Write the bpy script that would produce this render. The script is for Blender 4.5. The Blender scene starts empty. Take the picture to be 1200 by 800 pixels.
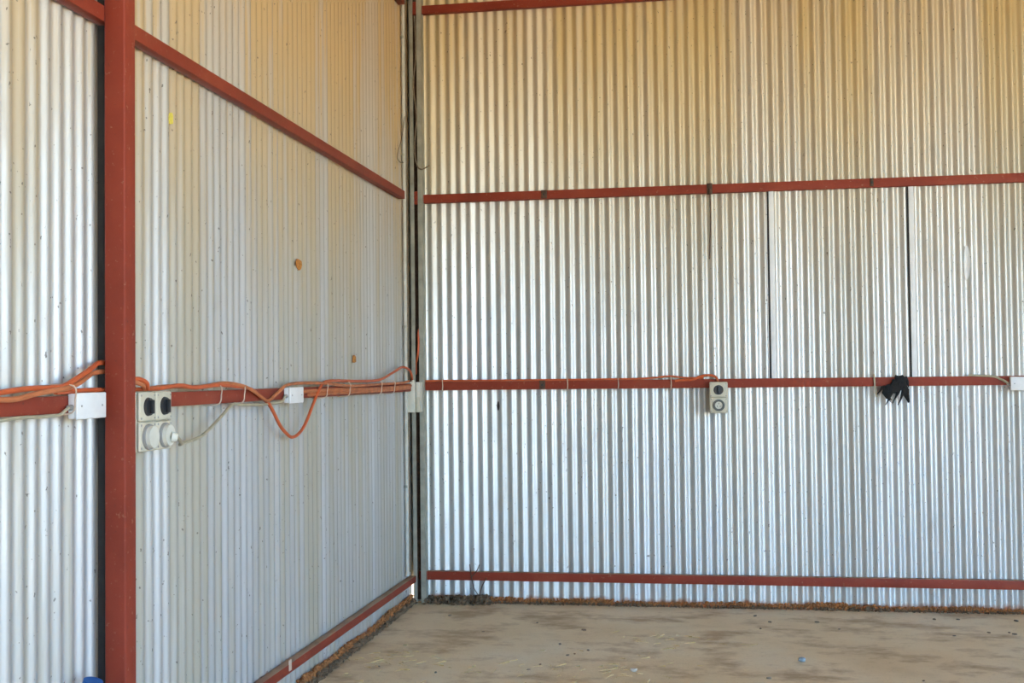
import bpy, bmesh, math, random
from mathutils import Vector, Matrix
rnd = random.Random(7)
PI = math.pi
S = bpy.context.scene
COL = S.collection

# ------------------------------------------------------------------ camera
cam_d = bpy.data.cameras.new('camera')
cam = bpy.data.objects.new('camera', cam_d)
COL.objects.link(cam)
cam_d.sensor_width = 36.0
cam_d.lens = 40.91
cam_d.clip_end = 500
yaw, pit, rol = -0.16054, 0.02876, -0.01124
fw = Vector((math.sin(yaw)*math.cos(pit), math.cos(yaw)*math.cos(pit), math.sin(pit)))
r0 = Vector((math.cos(yaw), -math.sin(yaw), 0))
u0 = r0.cross(fw)
rt = r0*math.cos(rol) + u0*math.sin(rol)
up = u0*math.cos(rol) - r0*math.sin(rol)
M = Matrix((rt, up, -fw)).transposed().to_4x4()
M.translation = Vector((2.2203, -8.7566, 1.7280))
cam.matrix_world = M
S.camera = cam

# ------------------------------------------------------------------ sky, sun, exposure
world = bpy.data.worlds.new('sky'); S.world = world
world.use_nodes = True
wt = world.node_tree
wt.nodes.clear()
wo = wt.nodes.new('ShaderNodeOutputWorld')
bg = wt.nodes.new('ShaderNodeBackground')
sky = wt.nodes.new('ShaderNodeTexSky')
sky.sky_type = 'NISHITA'
sky.sun_disc = False
sky.sun_elevation = math.radians(64)
sky.sun_rotation = math.radians(-35)
sky.air_density = 1.0
sky.dust_density = 0.2
sky.ozone_density = 3.0
bg.inputs['Strength'].default_value = 0.45
tintn = wt.nodes.new('ShaderNodeMix'); tintn.data_type = 'RGBA'; tintn.blend_type = 'MULTIPLY'
tintn.inputs[0].default_value = 1.0; tintn.inputs[7].default_value = (0.80, 0.98, 1.18, 1)
wt.links.new(sky.outputs[0], tintn.inputs[6]); wt.links.new(tintn.outputs[2], bg.inputs[0])
wt.links.new(bg.outputs[0], wo.inputs[0])

sun_d = bpy.data.lights.new('sun', 'SUN')
sun = bpy.data.objects.new('sun', sun_d)
COL.objects.link(sun)
sun_d.energy = 12.0
sun_d.color = (1.0, 0.93, 0.82)
sun_d.angle = math.radians(0.6)
az, el = math.radians(-35), math.radians(64)        # from behind the back wall, to its left
dirs = Vector((math.sin(az)*math.cos(el), math.cos(az)*math.cos(el), math.sin(el)))
sun.rotation_euler = dirs.to_track_quat('Z', 'Y').to_euler()

vs = S.view_settings
vs.view_transform = 'Standard'; vs.look = 'None'; vs.gamma = 1.0
vs.use_curve_mapping = False
vs.exposure = 1.78
S.display_settings.display_device = 'sRGB'

# ------------------------------------------------------------------ node helpers
class NT:
    def __init__(s, name):
        s.m = bpy.data.materials.new(name); s.m.use_nodes = True
        s.t = s.m.node_tree; s.b = s.t.nodes['Principled BSDF']
        s.out = s.t.nodes['Material Output']
        s.tc = s.n('ShaderNodeTexCoord')
    def n(s, typ, **kw):
        n = s.t.nodes.new(typ)
        for k, v in kw.items(): setattr(n, k, v)
        return n
    def l(s, a, b): s.t.links.new(a, b)
    def noise(s, scale=(1, 1, 1), sc=1.0, det=4, rough=0.55, off=(0, 0, 0), dist=0.0):
        mp = s.n('ShaderNodeMapping'); mp.inputs['Scale'].default_value = scale
        mp.inputs['Location'].default_value = off
        s.l(s.tc.outputs['Object'], mp.inputs[0])
        nz = s.n('ShaderNodeTexNoise')
        nz.inputs['Scale'].default_value = sc; nz.inputs['Detail'].default_value = det
        nz.inputs['Roughness'].default_value = rough; nz.inputs['Distortion'].default_value = dist
        s.l(mp.outputs[0], nz.inputs['Vector'])
        return nz.outputs['Fac']
    def ramp(s, fac, stops, interp='LINEAR'):
        r = s.n('ShaderNodeValToRGB'); r.color_ramp.interpolation = interp
        e = r.color_ramp.elements
        while len(e) > 1: e.remove(e[-1])
        for i, (p, c) in enumerate(stops):
            if isinstance(c, (int, float)): c = (c, c, c)
            el = e[0] if i == 0 else e.new(p)
            el.position = p; el.color = (*c, 1)
        s.l(fac, r.inputs[0]); return r.outputs[0]
    def mix(s, fac, a, b, mode='MIX'):
        m = s.n('ShaderNodeMix', data_type='RGBA', blend_type=mode)
        for sock, v in ((0, fac), (6, a), (7, b)):
            if isinstance(v, (int, float)): m.inputs[sock].default_value = v
            elif isinstance(v, tuple): m.inputs[sock].default_value = (*v, 1)
            else: s.l(v, m.inputs[sock])
        return m.outputs[2]
    def math(s, op, a, b=0.0, clamp=False):
        m = s.n('ShaderNodeMath', operation=op, use_clamp=clamp)
        for i, v in enumerate((a, b)):
            if isinstance(v, (int, float)): m.inputs[i].default_value = v
            else: s.l(v, m.inputs[i])
        return m.outputs[0]
    def maprange(s, v, a, b, c=0.0, d=1.0):
        m = s.n('ShaderNodeMapRange'); s.l(v, m.inputs[0])
        for i, x in enumerate((a, b, c, d)): m.inputs[i+1].default_value = x
        return m.outputs[0]
    def sep(s):
        x = s.n('ShaderNodeSeparateXYZ'); s.l(s.tc.outputs['Object'], x.inputs[0]); return x.outputs
    def bump(s, h, dist=0.002, strength=1.0):
        b = s.n('ShaderNodeBump'); b.inputs['Distance'].default_value = dist
        b.inputs['Strength'].default_value = strength
        s.l(h, b.inputs['Height']); s.l(b.outputs[0], s.b.inputs['Normal'])
    def set(s, **kw):
        for k, v in kw.items():
            k = k.replace('_', ' ')
            if isinstance(v, (int, float)): s.b.inputs[k].default_value = v
            elif isinstance(v, tuple): s.b.inputs[k].default_value = (*v, 1) if len(v) == 3 else v
            else: s.l(v, s.b.inputs[k])
        return s.m

def zinc(name, lat, dust_warm_amt, rust_bottom=True, dust_base=0.0, st_min=0.3, met_=0.7, val=1.0, hi_col=(0.62, 0.46, 0.20)):
    """weathered corrugated zinc: vertical grime streaks, dust film with warm upper light painted in, rusty feet.  lat = lateral axis index (0 x, 1 y)"""
    k = NT(name)
    oi = k.n('ShaderNodeObjectInfo')
    sc = [1, 1, 1]; sc[lat] = 1.0; sc[1-lat] = 0.0
    wide = k.noise((sc[0]*3.2, sc[1]*3.2, 0.12), 1.0, 4, 0.55)
    fine = k.noise((sc[0]*22, sc[1]*22, 0.5), 1.0, 4, 0.6)
    blot = k.noise((sc[0]*5, sc[1]*5, 2.2), 1.0, 6, 0.65, (3, 5, 1))
    speck = k.noise((60, 60, 42), 1.0, 2, 0.5)
    base = k.ramp(wide, [(0.32, (0.58, 0.58, 0.56)), (0.55, (0.70, 0.71, 0.72)), (0.72, (0.80, 0.82, 0.85))])
    base = k.mix(k.ramp(fine, [(0.40, 0.0), (0.72, 0.30)]), base, (0.46, 0.42, 0.35))
    base = k.mix(1.0, base, oi.outputs['Color'], 'MULTIPLY')
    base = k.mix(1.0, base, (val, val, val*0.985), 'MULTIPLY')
    z = k.sep()[2]
    # dust and stain streaks; rise with height also paints in warm upper light
    hi = k.maprange(z, 1.9, 4.3, 0.0, 1.0)
    band = k.math('ADD', k.math('MULTIPLY', wide, 0.6), k.math('MULTIPLY', fine, 0.4))
    st = k.ramp(band, [(0.45, 1.0), (0.54, st_min)])
    sth = k.ramp(band, [(0.43, 1.0), (0.57, 0.62)])
    d = k.math('ADD', k.math('MULTIPLY', k.math('MULTIPLY', hi, dust_warm_amt), sth), k.math('MULTIPLY', st, dust_base), True)
    d = k.math('MINIMUM', d, 0.92)
    dc = k.ramp(hi, [(0.05, (0.40, 0.36, 0.27)), (0.70, hi_col)])
    base = k.mix(d, base, dc)
    bl = k.ramp(blot, [(0.60, 0.0), (0.76, 0.35)])
    base = k.mix(bl, base, (0.36, 0.31, 0.25))
    sp = k.ramp(speck, [(0.70, 0.0), (0.74, 0.8)])
    base = k.mix(sp, base, (0.10, 0.08, 0.06))
    met = k.mix(d, (met_,)*3, (0.10,)*3)
    rough = k.ramp(blot, [(0.3, 0.40), (0.7, 0.52)])
    if rust_bottom:
        rn = k.noise((1, 1, 1), 9.0, 4, 0.6)
        edge = k.math('ADD', z, k.math('MULTIPLY', rn, -0.11))
        rf = k.ramp(k.maprange(edge, -0.06, 0.005), [(0.0, 1.0), (0.45, 0.9), (1.0, 0.0)])
        base = k.mix(rf, base, (0.33, 0.13, 0.045))
        met = k.mix(rf, met, (0.0,)*3)
    k.bump(k.math('ADD', k.math('MULTIPLY', fine, 0.5), blot), 0.0008, 0.4)
    k.set(Base_Color=base, Metallic=met, Roughness=rough)
    return k.m

def flat(name, col, rough=0.6, metal=0.0, var=0.12, sc=30.0, bump=0.0, spec=None):
    k = NT(name)
    nz = k.noise((1, 1, 1), sc, 4, 0.6)
    c = k.mix(k.ramp(nz, [(0.3, 0.0), (0.7, 1.0)]), tuple(x*(1-var) for x in col), tuple(min(1, x*(1+var)) for x in col))
    if bump: k.bump(nz, bump)
    k.set(Base_Color=c, Roughness=rough, Metallic=metal)
    return k.m

def red_paint():
    k = NT('red_oxide_paint')
    a = k.noise((1, 1, 1), 3.0, 5, 0.6)
    b = k.noise((1, 1, 1), 45.0, 4, 0.65)
    c = k.ramp(a, [(0.30, (0.23, 0.036, 0.018)), (0.52, (0.28, 0.044, 0.022)), (0.72, (0.32, 0.062, 0.030))])
    c = k.mix(k.ramp(b, [(0.62, 0.0), (0.76, 0.7)]), c, (0.42, 0.22, 0.13))
    c = k.mix(k.ramp(b, [(0.22, 0.6), (0.36, 0.0)]), c, (0.07, 0.035, 0.025))
    nz = k.n('ShaderNodeSeparateXYZ'); geo = k.n('ShaderNodeNewGeometry'); k.l(geo.outputs['Normal'], nz.inputs[0])
    du = k.math('MULTIPLY', k.maprange(nz.outputs[2], 0.55, 0.9), k.ramp(a, [(0.35, 0.55), (0.6, 0.95)]), True)
    c = k.mix(du, c, (0.40, 0.29, 0.19))          # dust settled on upward faces
    k.bump(b, 0.0006)
    return k.set(Base_Color=c, Roughness=0.62, Specular_IOR_Level=0.3)

def floor_mat():
    k = NT('dusty_concrete')
    big = k.noise((1, 1, 1), 0.9, 5, 0.6, (2, 1, 0))
    mid = k.noise((1.0, 1.5, 1), 1.9, 7, 0.66, (7, 3, 0))
    fine = k.noise((1, 1, 1), 26.0, 5, 0.7)
    grit = k.noise((1, 1, 1), 120.0, 2, 0.5)
    c = k.ramp(big, [(0.30, (0.72, 0.57, 0.35)), (0.50, (0.80, 0.67, 0.45)), (0.70, (0.82, 0.74, 0.56))])
    c = k.mix(k.ramp(mid, [(0.50, 0.0), (0.64, 0.7)]), c, (0.36, 0.23, 0.11))
    c = k.mix(k.ramp(mid, [(0.24, 0.5), (0.42, 0.0)]), c, (0.52, 0.41, 0.24))
    c = k.mix(k.ramp(fine, [(0.60, 0.0), (0.80, 0.5)]), c, (0.20, 0.15, 0.10))
    c = k.mix(k.ramp(grit, [(0.66, 0.0), (0.72, 0.7)]), c, (0.16, 0.12, 0.09))
    c = k.mix(k.ramp(grit, [(0.24, 0.5), (0.32, 0.0)]), c, (0.60, 0.55, 0.46))
    k.bump(k.math('ADD', mid, k.math('MULTIPLY', fine, 0.3)), 0.012, 0.6)
    return k.set(Base_Color=c, Roughness=0.9)

MAT = dict(
    zinc_back=zinc('zinc_back', 0, 0.85, True, 0.04, 0.45),
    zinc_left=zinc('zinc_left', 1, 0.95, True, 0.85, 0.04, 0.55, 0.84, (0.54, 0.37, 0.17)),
    zinc_roof=zinc('zinc_roof', 0, 0.3, False, 0.25),
    red=red_paint(),
    floor=floor_mat(),
    earth=flat('outside_earth', (0.56, 0.40, 0.21), 0.95, 0, 0.25, 0.6),
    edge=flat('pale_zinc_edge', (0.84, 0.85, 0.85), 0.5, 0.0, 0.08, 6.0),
    galv=flat('galvanised_steel', (0.40, 0.39, 0.32), 0.5, 0.45, 0.25, 9.0),
    grime=flat('grimy_steel_and_shade', (0.035, 0.032, 0.03), 0.8, 0.0, 0.3, 12.0),  # also colours the dark strips put in for shade
    pvc=flat('grey_conduit', (0.55, 0.53, 0.46), 0.55, 0.0, 0.15, 8.0),
    beige=flat('beige_plastic', (0.60, 0.55, 0.42), 0.5, 0, 0.10, 14.0),
    cream=flat('cream_plastic', (0.66, 0.64, 0.54), 0.5, 0, 0.08, 14.0),
    white=flat('white_plastic', (0.80, 0.80, 0.78), 0.45, 0, 0.05, 14.0),
    black=flat('black_plastic', (0.025, 0.025, 0.027), 0.4, 0, 0.2, 20.0),
    grey=flat('grey_plastic', (0.30, 0.29, 0.27), 0.5, 0, 0.1, 20.0),
    darkgrey=flat('dark_grey_plastic', (0.11, 0.11, 0.10), 0.5, 0, 0.2, 20.0),
    rag=flat('black_rag', (0.016, 0.015, 0.015), 0.95, 0, 0.4, 60.0, 0.002),
    orange=flat('orange_cable', (0.58, 0.115, 0.035), 0.5, 0, 0.15, 14.0),
    orange2=flat('faded_orange_cable', (0.50, 0.16, 0.06), 0.6, 0, 0.25, 14.0),
    pale=flat('pale_cable', (0.42, 0.37, 0.25), 0.6, 0, 0.15, 18.0),
    tie=flat('pale_tie', (0.60, 0.46, 0.35), 0.6, 0, 0.1, 20.0),
    wire=flat('rusty_wire', (0.10, 0.055, 0.035), 0.8, 0.2, 0.3, 40.0),
    twine=flat('dusty_twine', (0.20, 0.15, 0.10), 0.9, 0, 0.3, 40.0),
    yellow=flat('yellow_paper', (0.75, 0.62, 0.10), 0.8, 0, 0.15, 60.0),
    rustpatch=flat('orange_rust', (0.50, 0.20, 0.04), 0.9, 0, 0.4, 70.0),
    blue=flat('blue_plastic', (0.02, 0.13, 0.42), 0.4, 0, 0.12, 9.0),
    stone=flat('brown_stone', (0.20, 0.16, 0.12), 0.9, 0, 0.3, 30.0),
    pale_stone=flat('pale_stone', (0.62, 0.58, 0.50), 0.85, 0, 0.15, 30.0),
    blue_stone=flat('blue_grey_chip', (0.30, 0.38, 0.44), 0.7, 0, 0.15, 30.0),
    straw=flat('dry_straw', (0.56, 0.42, 0.19), 0.85, 0, 0.3, 30.0),
    litter=flat('rusty_litter', (0.38, 0.155, 0.05), 0.95, 0, 0.5, 26.0),
    soil=flat('dark_soil', (0.16, 0.105, 0.06), 0.95, 0, 0.45, 24.0),
)

# ------------------------------------------------------------------ mesh helpers
class MB:
    def __init__(s): s.bm = bmesh.new()
    def box(s, a, b, bev=0.0, seg=2):
        ret = bmesh.ops.create_cube(s.bm, size=1)
        vs_ = ret['verts']
        c = [(a[i]+b[i])/2 for i in range(3)]; d = [abs(b[i]-a[i]) for i in range(3)]
        for v in vs_: v.co = Vector((c[i]+v.co[i]*d[i] for i in range(3)))
        if bev:
            es = list({e for v in vs_ for e in v.link_edges})
            bmesh.ops.bevel(s.bm, geom=es, offset=bev, segments=seg, affect='EDGES', profile=0.5)
        return s
    def cyl(s, p, q, r, r2=None, n=20, cap=True):
        p, q = Vector(p), Vector(q); ax = q-p
        m = ax.to_track_quat('Z', 'Y').to_matrix().to_4x4(); m.translation = (p+q)/2
        bmesh.ops.create_cone(s.bm, cap_ends=cap, segments=n, radius1=r, radius2=r if r2 is None else r2,
                              depth=ax.length, matrix=m)
        return s
    def ring(s, p, ax, r_in, r_out, h, n=28):
        """flat annulus of height h standing on p along ax"""
        ax = Vector(ax).normalized(); m = ax.to_track_quat('Z', 'Y').to_matrix(); p = Vector(p)
        prof = [(r_in, 0), (r_in, h), (r_out*0.97, h), (r_out, h*0.75), (r_out, 0)]
        vs_ = [[s.bm.verts.new(p + m @ Vector((r*math.cos(2*PI*i/n), r*math.sin(2*PI*i/n), z))) for r, z in prof] for i in range(n)]
        for i in range(n):
            A, B = vs_[i], vs_[(i+1) % n]
            for j in range(len(prof)):
                j2 = (j+1) % len(prof)
                s.bm.faces.new((A[j], B[j], B[j2], A[j2]))
        return s
    def tube(s, pts, r, n=8, sub=5):
        pts = [Vector(p) for p in pts]
        if sub > 1 and len(pts) > 2:
            out = []
            P = [pts[0]*2-pts[1]] + pts + [pts[-1]*2-pts[-2]]
            for i in range(1, len(P)-2):
                for j in range(sub):
                    t = j/sub
                    a, b, c, d = P[i-1], P[i], P[i+1], P[i+2]
                    out.append(0.5*((2*b)+(c-a)*t+(2*a-5*b+4*c-d)*t*t+(3*b-a-3*c+d)*t**3))
            out.append(pts[-1]); pts = out
        rings = []; prev = None
        for i, p in enumerate(pts):
            t = (pts[min(i+1, len(pts)-1)]-pts[max(i-1, 0)]).normalized()
            if prev is None:
                a = t.orthogonal().normalized()
            else:
                a = (prev - t*prev.dot(t)).normalized()
            prev = a; b = t.cross(a)
            rings.append([s.bm.verts.new(p+(a*math.cos(2*PI*k/n)+b*math.sin(2*PI*k/n))*r) for k in range(n)])
        for A, B in zip(rings, rings[1:]):
            for k in range(n): s.bm.faces.new((A[k], A[(k+1) % n], B[(k+1) % n], B[k]))
        s.bm.faces.new(rings[0][::-1]); s.bm.faces.new(rings[-1])
        return s
    def prism(s, poly, z0, z1):
        lo = [s.bm.verts.new((x, y, z0)) for x, y in poly]; hi = [s.bm.verts.new((x, y, z1)) for x, y in poly]
        n = len(poly)
        s.bm.faces.new(lo[::-1]); s.bm.faces.new(hi)
        for i in range(n): s.bm.faces.new((lo[i], lo[(i+1) % n], hi[(i+1) % n], hi[i]))
        return s
    def rock(s, c, r, seed, sq=0.6):
        q = random.Random(seed)
        ret = bmesh.ops.create_icosphere(s.bm, subdivisions=1, radius=1)
        for v in ret['verts']:
            k = r*q.uniform(0.72, 1.15)
            v.co = Vector((c[0]+v.co.x*k, c[1]+v.co.y*k*0.85, c[2]+v.co.z*k*sq))
        return s
    def build(s, name, mat, parent=None, smooth=True):
        bmesh.ops.recalc_face_normals(s.bm, faces=s.bm.faces)
        me = bpy.data.meshes.new(name)
        s.bm.to_mesh(me); s.bm.free()
        me.materials.append(MAT[mat] if isinstance(mat, str) else mat)
        if smooth:
            me.polygons.foreach_set('use_smooth', [True]*len(me.polygons))
            try: me.set_sharp_from_angle(angle=math.radians(38))
            except Exception: pass
        o = bpy.data.objects.new(name, me); COL.objects.link(o)
        if parent: o.parent = parent
        return o

def tag(o, label=None, cat=None, group=None, kind=None):
    for k, v in (('label', label), ('category', cat), ('group', group), ('kind', kind)):
        if v: o[k] = v
    return o
def empty(name, **kw):
    o = bpy.data.objects.new(name, None); COL.objects.link(o); o.empty_display_size = 0.1
    return tag(o, **kw)

# ------------------------------------------------------------------ the shell: sheets
PITCH, AMP = 0.0762, 0.0088
X0, Y0 = 0.1666, -5.272
def wave(t, t0): return -AMP*math.sin(2*PI*(t-t0)/PITCH)

def sheet(parent, wall, a0, a1, z0, z1, off=0.0, jag=0.0, tint=(1, 1, 1), mat=None, seed=0, name='sheet', taper=False):
    """one corrugated sheet; wall 'back' lies in y=0 facing -y, 'left' lies in x=0 facing +x"""
    q = random.Random(seed*131+17)
    na = max(2, int(round((a1-a0)/PITCH*14))); nz = max(2, int((z1-z0)/0.25))
    ph = [q.uniform(0, 6.28) for _ in range(6)]
    bm = bmesh.new(); front = []; back = []
    for i in range(na+1):
        t = a0+(a1-a0)*i/na
        cf, cb = [], []
        jz = jag*abs(0.55*math.sin(t*9+ph[0])+0.45*math.sin(t*31+ph[1]))
        for j in range(nz+1):
            z = z0+(z1-z0)*j/nz
            if j == 0: z += jz
            if taper: z = (z0+z1)/2+(z-(z0+z1)/2)*math.sqrt(max(0.02, 1-(2*i/na-1)**2))
            tt = t+0.0006*math.sin(z*1.7+ph[2]+t*2.1)
            d = wave(t, X0 if wall == 'back' else Y0)
            d += 0.0010*math.sin(z*2.3+t*1.9+ph[4])*math.sin(t*3.7+ph[5])
            if wall == 'back':
                p, b = (tt, -(d+off) , z), (tt, -(d+off)+0.0009, z)
                # wave(): negative slope where the flank faces away from the light
                p = (tt, wave(t, X0)*1.0-off+(d-wave(t, X0)), z); b = (p[0], p[1]+0.0009, p[2])
            else:
                p = (d+off, tt, z); b = (d+off-0.0009, tt, z)
            cf.append(bm.verts.new(p)); cb.append(bm.verts.new(b))
        front.append(cf); back.append(cb)
    for G in (front, back):
        for i in range(na):
            for j in range(nz): bm.faces.new((G[i][j], G[i+1][j], G[i+1][j+1], G[i][j+1]))
    for i in range(na):
        for j in (0, nz): bm.faces.new((front[i][j], front[i+1][j], back[i+1][j], back[i][j]))
    for j in range(nz):
        for i in (0, na): bm.faces.new((front[i][j], front[i][j+1], back[i][j+1], back[i][j]))
    bmesh.ops.recalc_face_normals(bm, faces=bm.faces)
    me = bpy.data.meshes.new(name); bm.to_mesh(me); bm.free()
    me.materials.append(MAT[mat]); me.polygons.foreach_set('use_smooth', [True]*len(me.polygons))
    try: me.set_sharp_from_angle(angle=math.radians(60))
    except Exception: pass
    o = bpy.data.objects.new(name, me); COL.objects.link(o); o.parent = parent
    o.color = (*tint, 1)
    return o

wall_back = empty('wall_back', kind='structure')
wall_left = empty('wall_left', kind='structure')
W10 = PITCH*10
def tint(q, spread=0.10):
    v = 1-q.uniform(0, spread); w = q.uniform(-0.02, 0.03)
    return (v+w*0.5, v, v-w)
q = random.Random(3)
BX1 = 9.0
n = 0
for row, (z0, z1, off, jag) in enumerate([(-0.06, 1.70, 0.0, 0.0), (1.62, 3.14, 0.002, 0.0), (3.06, 5.25, 0.004, 0.0)]):
    a = 0.02
    while a < BX1:
        b = min(a+W10, BX1); n += 1
        if row == 1 and a < 2.734 < b: b = 2.734
        if row == 1 and abs(a-2.734) < 0.01: b = 3.722
        lap = PITCH*0.75 if not (row == 1 and (abs(b-2.734) < .01 or abs(b-3.722) < .01)) else 0.02
        patch = row == 1 and a > 2.7 and a < 4.4
        sheet(wall_back, 'back', a, min(b+lap, BX1+0.02), z0, z1, off+0.0012*(n % 2)+(0.016 if patch else 0), jag,
              tint(q, 0.08), 'zinc_back', n)
        a = b
# the turned, flat edge of the two overlaid sheets
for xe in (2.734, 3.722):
    m = MB()
    m.box((xe, -0.034, 1.665), (xe+0.034, -0.029, 3.075), 0.0015)
    m.box((xe-0.0015, -0.034, 1.665), (xe+0.0015, -0.012, 3.075))
    m.build('sheet_edge', 'edge', wall_back)
    m = MB(); m.box((xe-0.016, -0.0265, 1.66), (xe-0.002, -0.012, 3.08)); m.build('edge_shadow', 'grime', wall_back)  # dark strip added for the shadow line left of each raised edge
n = 0
for row, (z0, z1, off, jag) in enumerate([(-0.06, 3.14, 0.0, 0.0), (3.06, 5.25, 0.003, 0.0)]):
    a = -13.0+0.03
    while a < -0.06:
        b = min(a+W10, -0.05); n += 1
        sheet(wall_left, 'left', a, min(b+PITCH*0.75, -0.035), z0, z1, off+0.0012*(n % 2), jag, tint(q, 0.13), 'zinc_left', 50+n)
        a = b

# floor slab, roof, the far sides of the shed with their openings, ground outside
FY = -13.0
HEAD = 4.5
m = MB(); m.box((0.03, FY, -0.12), (BX1, -0.02, 0.0)); tag(m.build('floor', 'floor', smooth=False), kind='structure')
m = MB(); m.box((-120, -150, -0.30), (150, 120, -0.10)); tag(m.build('ground', 'earth', smooth=False), kind='structure')
m = MB(); m.box((-0.3, FY-0.3, 5.2), (BX1+0.3, 0.3, 5.26)); tag(m.build('ceiling', 'zinc_roof', smooth=False), kind='structure')
m = MB()
m.box((0, FY-0.03, HEAD), (BX1, FY, 5.2)); m.box((0, FY-0.03, -0.1), (4.2, FY, HEAD))
tag(m.build('wall_front', 'zinc_roof', smooth=False), kind='structure')
m = MB()                                   # folded flashing closing the corner from outside, torn off at its foot
m.prism([(-0.016, -0.16), (-0.014, -0.16), (-0.014, 0.014), (0.16, 0.014), (0.16, 0.016), (-0.016, 0.016)], 0.165, 5.2)
tag(m.build('trim_1', 'galv', smooth=False), kind='structure')
m = MB()
m.box((BX1, -5.6, -0.1), (BX1+0.03, 0.0, 5.2)); m.box((BX1, FY, HEAD), (BX1+0.03, -5.6, 5.2))
tag(m.build('wall_right', 'zinc_roof', smooth=False), kind='structure')

# ------------------------------------------------------------------ steel frame
def rail(label, a, b, bev=0.004):
    m = MB(); m.box(a, b, bev)
    return tag(m.build('steel_rail', 'red'), label, 'rail')
RB0, RB1 = 0.072, BX1-0.05
def back_rail(z, label): return rail(label, (RB0, -0.060, z-0.0325), (RB1, -0.011, z+0.0325))
r1 = back_rail(4.557, 'red steel rail on the back wall, highest of four, at the top edge')
r2 = back_rail(3.089, 'red steel rail across the back wall with a wire hanging from it')
r3 = back_rail(1.650, 'red steel rail on the back wall carrying the grey switched socket')
r4 = back_rail(0.209, 'lowest red steel rail on the back wall, just above the floor')
def left_rail(za, zb, yb, label, ya=-12.9, h=0.06):
    m = MB(); m.box((0.010, ya, -h/2), (0.060, yb, h/2), 0.004)
    for v in m.bm.verts: v.co.z += za+(zb-za)*(v.co.y-ya)/(yb-ya)
    return tag(m.build('steel_rail', 'red'), label, 'rail')
l1 = left_rail(4.56, 4.555, -0.30, 'red steel rail on the left wall, only its end showing high in the corner')
l2 = left_rail(3.088, 3.080, -0.34, 'red steel rail sloping across the upper left wall behind the post')
l3 = left_rail(1.645, 1.643, -0.16, 'red steel rail on the left wall wrapped with orange cables')
l4 = left_rail(0.225, 0.188, -0.10, 'lowest red steel rail on the left wall with a dusty top edge', -12.9, 0.05)
m = MB(); m.box((0.058, -2.868, 0.186), (0.065, -2.836, 0.244), 0.002); m.build('splice_plate', 'tie', l4)
# cleat and bolt on the second back rail
m = MB(); m.box((2.285, -0.068, 3.045), (2.325, -0.058, 3.128), 0.002); c_ = m.build('cleat', 'wire', r2)
m = MB(); m.cyl((2.305, -0.068, 3.09), (2.305, -0.076, 3.09), 0.009, n=6); m.build('bolt', 'grime', c_)
m = MB(); m.box((3.45, -0.066, 3.062), (3.475, -0.058, 3.122), 0.002); c_ = m.build('cleat', 'wire', r2)
m = MB(); m.cyl((3.462, -0.066, 3.09), (3.462, -0.074, 3.09), 0.010, n=6); m.build('bolt', 'grime', c_)

for x, z, r_ in ((1.07, 3.089, r2), (1.04, 1.650, r3)):
    m = MB(); m.box((x-0.022, -0.066, z-0.030), (x+0.022, -0.058, z+0.034), 0.002); c_ = m.build('cleat', 'wire', r_)
    m = MB(); m.cyl((x, -0.066, z), (x, -0.073, z), 0.009, n=6); m.build('bolt', 'grime', c_)
sheet(wall_back, 'back', 4.092, 4.138, 2.36, 2.62, 0.0215, 0.05, mat='edge', seed=901, taper=True, name='highlight_streak')  # white patch painting in a glossy highlight on the sheet
sheet(wall_back, 'back', 4.025, 4.050, 1.45, 1.535, 0.004, 0.03, mat='edge', seed=902, taper=True, name='highlight_streak')  # smaller pale patch, likewise a painted highlight
sheet(wall_back, 'back', 0.680, 0.702, 1.455, 1.530, 0.004, 0.03, mat='grime', seed=903, taper=True, name='tar_spot')

post = empty('steel_post', label='tall red steel post standing against the left wall', cat='post')
m = MB(); m.box((0.060, -4.781, 0.0), (0.142, -4.697, 5.19), 0.007, 3); m.build('shaft', 'red', post)
for za, zb in ((0.26, 1.61), (1.68, 3.05), (3.12, 5.19)):
    m = MB(); m.box((0.012, -4.740, za), (0.060, -4.732, zb)); m.build('gap_shade', 'grime', post)  # dark strips colouring in the shaded gap between post and wall
m = MB(); m.box((0.03, -4.83, 0.0), (0.20, -4.65, 0.010), 0.002); m.build('base_plate', 'red', post)

cpost = empty('corner_post', label='grey galvanised channel post with open slot in the corner', cat='post')
m = MB()
ch = [(0.040, -0.100), (0.070, -0.100), (0.070, -0.097), (0.043, -0.097), (0.043, -0.015), (0.132, -0.015), (0.132, -0.097),
      (0.099, -0.097), (0.099, -0.100), (0.135, -0.100), (0.135, -0.012), (0.040, -0.012)]
m.prism(ch, 0.0, 5.19); m.build('channel', 'galv', cpost, smooth=False)
m = MB()
m.box((0.0445, -0.022, 0.02), (0.1305, -0.0155, 5.18)); m.build('slot_shade', 'wire', cpost)  # dark brown plate colouring in the shade inside the slot
# red rail ends bolted inside the slot
for z in (4.557, 3.089):
    m = MB(); m.box((0.068, -0.094, z-0.045), (0.103, -0.062, z+0.055), 0.004); c_ = m.build('cleat', 'red', cpost)
    m = MB(); m.cyl((0.085, -0.094, z), (0.085, -0.106, z), 0.010, n=6); m.build('bolt', 'red', c_)

for k_, (x, y, r, lab) in enumerate([(0.024, -0.225, 0.0150, 'thin grey conduit pipe running up the left wall beside the corner post'),
                                     (0.022, -0.150, 0.009, 'dusty narrow cable running up the gap beside the corner post')]):
    m = MB(); m.cyl((x, y, 0.23 if k_ == 0 else 0.25), (x, y, 5.19), r, n=14)
    o = m.build('conduit_pipe' if k_ == 0 else 'corner_cable', 'pvc' if k_ == 0 else 'twine')
    tag(o, lab, 'pipe' if k_ == 0 else 'cable')
    if k_ == 0:
        for z in (0.9, 2.1, 3.4, 4.3):
            s_ = MB(); s_.box((0.006, y-0.020, z-0.010), (0.034, y+0.020, z+0.010), 0.002); s_.build('clip', 'galv', o)

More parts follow.
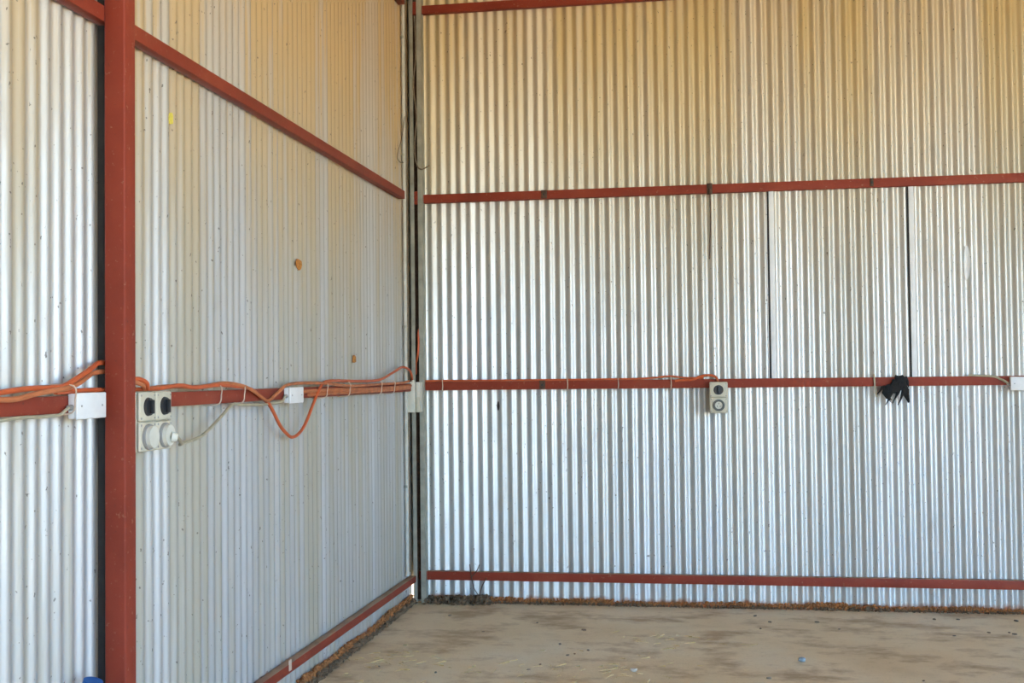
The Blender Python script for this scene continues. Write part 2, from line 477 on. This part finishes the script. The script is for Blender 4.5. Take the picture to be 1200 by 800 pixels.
# ------------------------------------------------------------------ electrical fittings
def switched_socket(label, group=None):
    """single industrial switched outlet facing +x; local origin at the centre of its back"""
    t = empty('switched_socket', label=label, cat='socket', group=group)
    w, h, d = 0.066, 0.114, 0.086
    m = MB(); m.box((0, -w, -h), (d-0.016, w, h), 0.008, 3); m.build('back_box', 'beige', t)
    m = MB(); m.box((d-0.015, -w+0.002, 0.002), (d, w-0.002, h-0.002), 0.006, 3); pl = m.build('switch_plate', 'beige', t)
    m = MB(); m.box((d-0.015, -w+0.002, -h+0.002), (d, w-0.002, -0.002), 0.006, 3); ps = m.build('socket_plate', 'beige', t)
    for (p, zc) in ((pl, 1), (ps, -1)):
        for sy in (-1, 1):
            for zz in (0.013, 0.099):
                s_ = MB(); s_.cyl((d-0.001, sy*0.054, zc*zz), (d+0.0015, sy*0.054, zc*zz), 0.0042, n=10)
                s_.build('screw', 'grey', p)
    m = MB(); m.cyl((d-0.001, 0, 0.056), (d+0.010, 0, 0.056), 0.036, 0.033, n=32)
    k_ = m.build('switch_dial', 'black', t)
    m = MB(); m.box((d+0.010, -0.007, 0.030), (d+0.026, 0.007, 0.082), 0.004, 2); m.build('switch_lever', 'black', k_)
    return t
def socket_face(t, d=0.086, plug=False):
    m = MB(); m.ring((d-0.001, 0, -0.056), (1, 0, 0), 0.027, 0.043, 0.012); rg = m.build('socket_collar', 'darkgrey', t)
    m = MB(); m.cyl((d-0.001, 0, -0.056), (d+0.003, 0, -0.056), 0.026, n=28); m.build('socket_insert', 'cream', t)
    for a in (90, 215, 325):
        s_ = MB(); c = Vector((d+0.003, 0.013*math.cos(math.radians(a)), -0.056+0.013*math.sin(math.radians(a))))
        s_.box((c.x-0.001, c.y-0.0016, c.z-0.0055), (c.x+0.0008, c.y+0.0016, c.z+0.0055))
        s_.build('pin_slot', 'black', rg)
def socket_cap(t, d=0.086, plug=False):
    m = MB(); m.cyl((d-0.001, 0, -0.058), (d+0.026, 0, -0.058), 0.044, 0.041, n=32)
    c = m.build('socket_cap', 'cream', t)
    m = MB(); m.ring((d-0.001, 0, -0.058), (1, 0, 0), 0.041, 0.049, 0.012); m.build('cap_ring', 'grey', c)
    if plug:
        m = MB(); m.cyl((d+0.026, 0.010, -0.066), (d+0.046, 0.018, -0.070), 0.022, 0.015, n=20); m.build('plug', 'cream', c)
s1 = switched_socket('beige switched socket on the left wall, half of it touching the red post')
socket_cap(s1); s1.location = (0.064, -4.618, 1.567)
s2 = switched_socket('beige switched socket on the left wall with a pale cable leaving its cap')
socket_cap(s2, plug=True); s2.location = (0.064, -4.482, 1.567)
s3 = switched_socket('grey switched socket with a black dial, alone on the middle of the back wall')
socket_face(s3); s3.location = (2.345, -0.064, 1.547); s3.rotation_euler = (0, 0, -PI/2)

def junction_box(label, loc, size, rz=0.0, glands=(-1,)):
    t = empty('junction_box', label=label, cat='box')
    w, h, d = size[0]/2, size[1]/2, size[2]
    m = MB(); m.box((0, -w, -h), (d*0.7, w, h), 0.003); m.build('back_box', 'white', t)
    m = MB(); m.box((d*0.7+0.001, -w-0.002, -h-0.002), (d, w+0.002, h+0.002), 0.004, 3); ld = m.build('lid', 'white', t)
    for a in (-1, 1):
        s_ = MB(); s_.cyl((d-0.001, a*w*0.72, 0), (d+0.001, a*w*0.72, 0), 0.004, n=10); s_.build('screw', 'grey', ld)
    for g in glands:
        m = MB(); m.cyl((d*0.35, g*w, -h*0.1), (d*0.35, g*(w+0.020), -h*0.1), 0.011, 0.009, n=14); m.build('gland', 'grey', t)
    t.location = loc; t.rotation_euler = (0, 0, rz)
    return t
junction_box('larger white junction box on the left rail beside the red post', (0.062, -4.935, 1.637), (0.195, 0.088, 0.036))
junction_box('small square white junction box on the left rail among orange cables', (0.062, -2.822, 1.634), (0.205, 0.080, 0.036))
junction_box('white junction box on the back rail at the right edge of the picture', (4.455, -0.062, 1.628), (0.165, 0.092, 0.050), -PI/2, (-1, 1))

# isolator on the corner post
t = empty('isolator_box', label='cream upright isolator box fixed on the corner post', cat='box')
m = MB(); m.box((0.024, -0.175, 1.455), (0.126, -0.101, 1.682), 0.004); m.build('back_box', 'cream', t)
m = MB(); m.box((0.022, -0.205, 1.453), (0.090, -0.176, 1.684), 0.005, 3); m.build('cover', 'cream', t)
m = MB(); m.box((0.094, -0.200, 1.575), (0.127, -0.176, 1.682), 0.004); m.build('switch_flap', 'cream', t)
m = MB(); m.box((0.094, -0.196, 1.455), (0.127, -0.176, 1.568), 0.004); m.build('terminal_cover', 'beige', t)
m = MB(); m.cyl((0.060, -0.150, 1.682), (0.060, -0.150, 1.700), 0.013, 0.010, n=14); m.build('gland', 'cream', t)

# ------------------------------------------------------------------ cables
A1 = [(0.075, -5.9, 1.678), (0.075, -5.555, 1.683), (0.075, -5.447, 1.691), (0.075, -5.356, 1.698), (0.075, -5.26, 1.702), (0.075, -5.159, 1.703), (0.075, -5.08, 1.708), (0.075, -4.969, 1.743), (0.06, -4.87, 1.77), (0.040, -4.797, 1.786), (0.038, -4.734, 1.79), (0.045, -4.663, 1.768), (0.06, -4.59, 1.732), (0.07, -4.528, 1.728), (0.075, -4.479, 1.712), (0.060, -4.445, 1.688)]
A2 = [(0.09, -5.9, 1.668), (0.09, -5.577, 1.678), (0.09, -5.47, 1.67), (0.09, -5.38, 1.670), (0.09, -5.284, 1.683), (0.088, -5.184, 1.692), (0.085, -5.089, 1.699), (0.075, -4.995, 1.713), (0.055, -4.897, 1.736), (0.034, -4.812, 1.752), (0.034, -4.724, 1.757), (0.045, -4.65, 1.742), (0.06, -4.578, 1.722), (0.08, -4.523, 1.705), (0.055, -4.470, 1.688)]
A3 = [(0.075, -5.133, 1.687), (0.07, -5.025, 1.689), (0.055, -4.911, 1.690), (0.040, -4.785, 1.690), (0.050, -4.563, 1.688), (0.060, -4.384, 1.688), (0.075, -4.191, 1.700), (0.075, -4.025, 1.689), (0.075, -3.801, 1.698), (0.075, -3.607, 1.690), (0.072, -3.398, 1.673), (0.075, -3.255, 1.625), (0.075, -3.186, 1.602), (0.075, -3.116, 1.557), (0.075, -3.02, 1.483), (0.075, -2.933, 1.439), (0.075, -2.844, 1.412), (0.075, -2.737, 1.425), (0.075, -2.627, 1.475), (0.075, -2.496, 1.579), (0.082, -2.391, 1.670), (0.075, -2.268, 1.702), (0.070, -1.976, 1.705), (0.070, -1.621, 1.700), (0.070, -1.124, 1.705), (0.070, -0.745, 1.757), (0.070, -0.505, 1.794), (0.070, -0.304, 1.776), (0.068, -0.215, 1.735), (0.060, -0.170, 1.702)]
A4 = [(0.045, -4.401, 1.690), (0.050, -4.248, 1.697), (0.062, -3.956, 1.692), (0.070, -3.725, 1.706), (0.083, -3.524, 1.690), (0.083, -3.364, 1.656), (0.083, -3.23, 1.615), (0.083, -3.16, 1.622), (0.083, -3.039, 1.660), (0.083, -2.926, 1.690), (0.080, -2.673, 1.697), (0.080, -2.324, 1.692), (0.083, -1.829, 1.672), (0.080, -1.258, 1.675), (0.080, -0.588, 1.680), (0.072, -0.300, 1.690)]
A5 = [(0.068, -2.735, 1.648), (0.069, -2.3, 1.652), (0.070, -1.804, 1.650), (0.069, -1.23, 1.646), (0.069, -0.533, 1.650), (0.069, -0.26, 1.655)]
def cable(name, pts, r, mat, label, cat='cable', group=None, n=8):
    m = MB(); m.tube(pts, r, n); return tag(m.build(name, mat), label, cat, group)
def tie_left(o, y, zc=1.652, dz=0.046, x=0.072):
    m = MB(); m.tube([(0.008, y, zc+dz), (x+0.012, y, zc+dz*0.9), (x+0.014, y+0.004, zc), (x+0.004, y, zc-dz*0.85), (0.008, y, zc-dz)], 0.0030, 6, 4)
    return m.build('cable_tie', 'tie', o)
c1 = cable('power_cable', A1, 0.0092, 'orange', 'orange cable arching highest up to the red post from the left edge')
tie_left(c1, -5.06, 1.660, 0.052, 0.088)
cable('power_cable', A2, 0.0092, 'orange2', 'faded orange cable sagging over the rail left of the red post, below a higher one')
c3 = cable('power_cable', A3, 0.0088, 'orange', 'orange cable hanging in a deep loop below the left rail')
for y in (-3.79, -3.52): tie_left(c3, y)
c4 = cable('power_cable', A4, 0.0085, 'orange2', 'orange cable dipping then rising over the small square junction box')
for y in (-2.28, -1.84, -1.12, -0.78): tie_left(c4, y)
cable('power_cable', A5, 0.012, 'orange2', 'faded orange cable lying straight along the face of the left rail towards the corner')
cable('power_cable', [(0.069, -2.55, 1.630), (0.070, -2.1, 1.632), (0.070, -1.5, 1.630), (0.070, -0.9, 1.632), (0.070, -0.30, 1.640)], 0.010, 'orange2',
      'lowest faded orange cable on the face of the left rail near the corner')
W1 = [(0.068, -5.9, 1.595), (0.068, -5.534, 1.600), (0.068, -5.447, 1.604), (0.070, -5.332, 1.609), (0.070, -5.235, 1.608), (0.070, -5.159, 1.608), (0.072, -5.10, 1.610), (0.074, -5.07, 1.624), (0.075, -5.052, 1.632)]
cable('light_cable', W1, 0.006, 'pale', 'thin pale cable under the left rail ending at the larger junction box')
W2 = [(0.194, -4.464, 1.498), (0.188, -4.43, 1.486), (0.145, -4.32, 1.466), (0.105, -4.25, 1.458), (0.080, -4.169, 1.459), (0.075, -4.01, 1.472), (0.075, -3.895, 1.503), (0.075, -3.755, 1.558), (0.072, -3.628, 1.606), (0.072, -3.526, 1.602), (0.072, -3.345, 1.597), (0.072, -3.174, 1.597), (0.073, -2.99, 1.604), (0.075, -2.948, 1.628)]
cable('light_cable', W2, 0.0072, 'pale', 'pale cable curving from the socket cap up to the left rail')
O1 = [(0.137, -0.050, 1.690), (0.28, -0.050, 1.690), (0.809, -0.050, 1.688), (1.327, -0.050, 1.688), (1.709, -0.050, 1.689), (1.867, -0.052, 1.695), (1.993, -0.054, 1.706), (2.087, -0.052, 1.695), (2.18, -0.052, 1.690), (2.24, -0.052, 1.690)]
c7 = cable('power_cable', O1, 0.0072, 'orange', 'long thin orange cable lying along the top of the middle back rail')
for x in (0.27, 1.23, 1.61, 2.00):
    m = MB(); m.tube([(x, -0.008, 1.69), (x, -0.064, 1.700), (x+0.003, -0.066, 1.65), (x, -0.064, 1.612), (x, -0.008, 1.612)], 0.0038, 6, 4)
    m.build('cable_tie', 'tie', c7)
O2 = [(2.03, -0.068, 1.672), (2.161, -0.070, 1.680), (2.211, -0.070, 1.700), (2.273, -0.072, 1.710), (2.325, -0.080, 1.698), (2.345, -0.090, 1.664)]
c8 = cable('power_cable', O2, 0.0095, 'orange', 'short orange cable humped over into the top of the lone back wall socket')
cable('slot_cable', [(0.112, -0.045, 2.20), (0.108, -0.060, 2.12), (0.093, -0.092, 2.06), (0.097, -0.106, 1.98), (0.092, -0.106, 1.91), (0.080, -0.092, 1.86), (0.064, -0.060, 1.82), (0.060, -0.045, 1.74)], 0.0085, 'orange',
      'orange cable bulging out of the slot of the corner post')
cable('light_cable', [(4.10, -0.066, 1.690), (4.26, -0.066, 1.680), (4.31, -0.068, 1.662), (4.348, -0.078, 1.640), (4.362, -0.080, 1.626)], 0.008, 'pale',
      'short pale cable dropping off the back rail into the junction box at the right edge')
cable('hanging_wire', [(2.300, -0.080, 3.10), (2.306, -0.082, 3.05), (2.308, -0.078, 2.84), (2.300, -0.072, 2.66), (2.296, -0.076, 2.565)], 0.0046, 'wire',
      'dark wire hanging straight down from the second back rail', 'wire')
cable('twine', [(0.03, -0.20, 3.85), (0.034, -0.24, 3.668), (0.034, -0.330, 3.50), (0.036, -0.43, 3.40), (0.036, -0.46, 3.335), (0.036, -0.36, 3.320), (0.036, -0.28, 3.335)], 0.0035, 'twine',
      'loose loop of twine on the left wall above the second rail end', 'twine')
cable('twine', [(0.085, -0.105, 4.50), (0.095, -0.108, 4.20), (0.075, -0.110, 3.95), (0.098, -0.108, 3.72), (0.080, -0.110, 3.50), (0.092, -0.108, 3.36), (0.130, -0.106, 3.31), (0.19, -0.09, 3.34)], 0.0055, 'twine',
      'dusty string trailing down the upper corner post with its end sticking out right', 'twine')

# black rag caught on the back rail
t = empty('black_rag', label='ragged black cloth scrap hanging on the middle back rail', cat='rag')
def strip(pts, ws, th, seed):
    q_ = random.Random(seed); m = MB(); rows = []
    for (x, y, z), w in zip(pts, ws):
        row = []
        for k_ in range(9):
            a = 2*PI*k_/9
            row.append(m.bm.verts.new((x+math.cos(a)*w*q_.uniform(0.75, 1.2), y+math.sin(a)*th*q_.uniform(0.7, 1.3), z+q_.uniform(-0.006, 0.006))))
        rows.append(row)
    for A, B in zip(rows, rows[1:]):
        for k_ in range(9): m.bm.faces.new((A[k_], A[(k_+1) % 9], B[(k_+1) % 9], B[k_]))
    m.bm.faces.new(rows[0]); m.bm.faces.new(rows[-1][::-1])
    return m
strip([(3.60, -0.078, 1.678), (3.62, -0.083, 1.695), (3.635, -0.086, 1.66), (3.62, -0.086, 1.63), (3.595, -0.084, 1.60), (3.575, -0.082, 1.57)],
      [0.012, 0.030, 0.052, 0.060, 0.050, 0.025], 0.018, 1).build('knot', 'rag', t)
strip([(3.57, -0.082, 1.63), (3.545, -0.086, 1.60), (3.53, -0.086, 1.565), (3.537, -0.084, 1.53)], [0.03, 0.034, 0.028, 0.008], 0.013, 2).build('tatter', 'rag', t)
strip([(3.64, -0.082, 1.64), (3.655, -0.086, 1.60), (3.67, -0.084, 1.55), (3.685, -0.080, 1.50)], [0.03, 0.028, 0.018, 0.006], 0.012, 3).build('tatter', 'rag', t)
for k_ in range(15):
    x = rnd.uniform(3.50, 3.70); z = rnd.uniform(1.55, 1.69); L = rnd.uniform(0.04, 0.11); dx = rnd.uniform(-0.05, 0.05)
    strip([(x, -0.088, z), (x+dx*0.4, -0.098, z-L*0.5), (x+dx, -0.092, z-L)], [rnd.uniform(0.008, 0.018), rnd.uniform(0.005, 0.012), 0.002], 0.006, 40+k_).build('tatter', 'rag', t)
m = MB(); m.tube([(3.45, -0.010, 1.694), (3.45, -0.066, 1.698), (3.452, -0.072, 1.65), (3.456, -0.070, 1.605), (3.47, -0.066, 1.54)], 0.006, 6, 4)
tag(m.build('twine', 'pale'), 'pale string tied round the back rail left of the black rag', 'twine')

# ------------------------------------------------------------------ marks on the left wall
def chip(name, y, z, w, h, mat, label, cat, seed):
    q_ = random.Random(seed); m = MB(); f_, b_ = [], []
    for k_ in range(11):
        a = 2*PI*k_/11; rr = q_.uniform(0.75, 1.1)
        yy, zz = y+w*rr*math.cos(a), z+h*rr*math.sin(a)
        f_.append(m.bm.verts.new((0.0125, yy, zz))); b_.append(m.bm.verts.new((0.0085, yy, zz)))
    m.bm.faces.new(f_); m.bm.faces.new(b_[::-1])
    for k_ in range(11): m.bm.faces.new((f_[k_], f_[(k_+1) % 11], b_[(k_+1) % 11], b_[k_]))
    return tag(m.build(name, mat, smooth=False), label, cat)
chip('paper_scrap', -4.127, 2.834, 0.022, 0.030, 'yellow', 'small yellow paper scrap stuck high on the left wall beside the red post', 'paper', 1)
chip('rust_flake', -2.538, 2.360, 0.045, 0.036, 'rustpatch', 'orange rust flake in the middle of the left wall', 'flake', 2)
chip('rust_flake', -1.496, 1.842, 0.040, 0.028, 'rustpatch', 'small rusty flake on the left wall just above the cables near the corner', 'flake', 3)

# ------------------------------------------------------------------ blue container at the foot of the left wall
t = empty('plastic_container', label='blue plastic container by the left wall, only its top showing at the bottom edge', cat='container')
m = MB(); m.box((0.066, -5.08, 0.0), (0.215, -4.87, 0.52), 0.025, 3); m.build('body', 'blue', t)
m = MB(); m.cyl((0.098, -4.925, 0.505), (0.086, -4.925, 0.600), 0.030, 0.030, n=24); m.build('neck', 'blue', t)
m = MB(); m.cyl((0.072, -4.925, 0.590), (0.096, -4.925, 0.672), 0.036, 0.034, n=24); m.build('cap', 'blue', t)

# ------------------------------------------------------------------ litter along the walls, stones, straw
def litter(name, mat, along, a0, a1, count, rmin, rmax, spread, z0, zs, seed, label):
    q_ = random.Random(seed); verts, faces = [], []
    ico = [(0, 0, 1), (0.89, 0, 0.45), (0.28, 0.85, 0.45), (-0.72, 0.53, 0.45), (-0.72, -0.53, 0.45), (0.28, -0.85, 0.45), (0, 0, -1)]
    tri = [(0, 1, 2), (0, 2, 3), (0, 3, 4), (0, 4, 5), (0, 5, 1), (6, 2, 1), (6, 3, 2), (6, 4, 3), (6, 5, 4), (6, 1, 5)]
    for i in range(count):
        a = q_.uniform(a0, a1); d = spread[0]+(spread[1]-spread[0])*q_.random()**1.3
        dens = 0.55+0.45*math.sin(a*5.3+seed)*math.sin(a*2.1+1)
        r = q_.uniform(rmin, rmax)*(0.65+0.5*dens)
        z = z0+q_.random()*zs*(0.5+0.6*dens)
        c = (a, -d, z) if along == 'x' else (d, a, z)
        b = len(verts)
        ex = [q_.uniform(0.6, 1.5) for _ in range(3)]
        for v in ico: verts.append(tuple(c[k_]+v[k_]*r*ex[k_]*q_.uniform(0.75, 1.2) for k_ in range(3)))
        faces += [tuple(b+k_ for k_ in f) for f in tri]
    me = bpy.data.meshes.new(name); me.from_pydata(verts, [], faces); me.materials.append(MAT[mat])
    o = bpy.data.objects.new(name, me); COL.objects.link(o)
    return tag(o, label, 'litter', None, 'stuff')
litter('soil_crumbs', 'soil', 'y', -5.6, -0.1, 3200, 0.006, 0.018, (0.020, 0.060), 0.004, 0.035, 1, 'dark soil crumbs lying in a strip along the foot of the left wall')
litter('leaf_litter', 'litter', 'y', -5.6, -0.1, 2600, 0.006, 0.015, (0.018, 0.040), 0.022, 0.046, 2, 'rusty brown dry litter heaped against the foot of the left wall')
litter('soil_crumbs', 'soil', 'x', 0.14, 8.5, 2600, 0.005, 0.013, (0.020, 0.050), 0.003, 0.016, 3, 'dark soil crumbs along the foot of the back wall')
litter('leaf_litter', 'litter', 'x', 0.14, 8.5, 3200, 0.005, 0.013, (0.019, 0.040), 0.012, 0.034, 4, 'rusty brown dry litter along the foot of the back wall')
litter('dirt_heap', 'soil', 'x', 0.12, 0.62, 420, 0.007, 0.019, (0.02, 0.13), 0.004, 0.05, 5, 'small heap of dark dirt beside the foot of the corner post')

stones = [(2.789, -1.577, 0.028, 'blue_stone', 'blue-grey chip of stone lying on the right of the floor'),
          (1.81, -1.933, 0.028, 'pale_stone', 'pale stone lying near the bottom edge of the floor')]
for x, y, r, mt, lab in stones:
    m = MB(); m.rock((x, y, r*0.45), r, int(x*100)); tag(m.build('stone', mt, smooth=False), lab, 'stone')
base = None
for i in range(34):
    x, y = rnd.uniform(0.3, 4.6), rnd.uniform(-2.3, -0.25); s_ = rnd.uniform(0.5, 1.0)
    if base is None:
        m = MB(); m.rock((0, 0, 0.007), 0.016, 5); o = base = m.build('stone', 'stone', smooth=False)
    else:
        o = base.copy(); COL.objects.link(o)
    o.location = (x, y, 0); o.scale = (s_*1.2, s_, s_*0.8); o.rotation_euler = (0, 0, rnd.uniform(0, 6))
    tag(o, 'tiny dark pebble lying loose on the dusty concrete floor', 'pebble', 'pebbles on the floor')
def straw(cx, cy, sx, sy, count, seed, label):
    q_ = random.Random(seed); verts, faces = [], []
    for i in range(count):
        x, y = q_.gauss(cx, sx), min(-0.1, q_.gauss(cy, sy)); a = q_.gauss(0.3, 0.9); L = q_.uniform(0.015, 0.05); w = q_.uniform(0.0006, 0.0014)
        dx, dy = math.cos(a)*L, math.sin(a)*L; nx, ny = -math.sin(a)*w, math.cos(a)*w
        z = q_.uniform(0.001, 0.010); b = len(verts)
        verts += [(x-dx-nx, y-dy-ny, z), (x-dx+nx, y-dy+ny, z), (x+dx+nx, y+dy+ny, z+q_.uniform(0, 0.01)), (x+dx-nx, y+dy-ny, z), (x, y, z+0.004)]
        faces += [(b, b+1, b+4), (b+1, b+2, b+4), (b+2, b+3, b+4), (b+3, b, b+4)]
    me = bpy.data.meshes.new('straw'); me.from_pydata(verts, [], faces); me.materials.append(MAT['straw'])
    o = bpy.data.objects.new('straw', me); COL.objects.link(o)
    return tag(o, label, 'straw', None, 'stuff')
straw(1.47, -1.95, 0.30, 0.22, 60, 1, 'thin scatter of dry straw on the floor near the pale stone')
straw(2.0, -1.15, 0.22, 0.10, 30, 2, 'wisps of dry straw on the middle of the floor')
straw(0.35, -1.9, 0.18, 0.22, 40, 3, 'dry straw on the floor near the foot of the left wall')
t = empty('dry_twig', label='dry dark twig caught behind the lowest back rail near the corner post', cat='twig')
for k_, pts in enumerate([[(0.50, -0.070, 0.12), (0.48, -0.072, 0.22), (0.47, -0.068, 0.30)], [(0.48, -0.072, 0.20), (0.53, -0.076, 0.26), (0.545, -0.074, 0.30)],
                          [(0.54, -0.070, 0.06), (0.565, -0.074, 0.14), (0.60, -0.070, 0.20)], [(0.50, -0.070, 0.12), (0.545, -0.070, 0.05), (0.55, -0.068, 0.02)]]):
    m = MB(); m.tube(pts, 0.004, 6, 3); m.build('stem', 'wire', t)
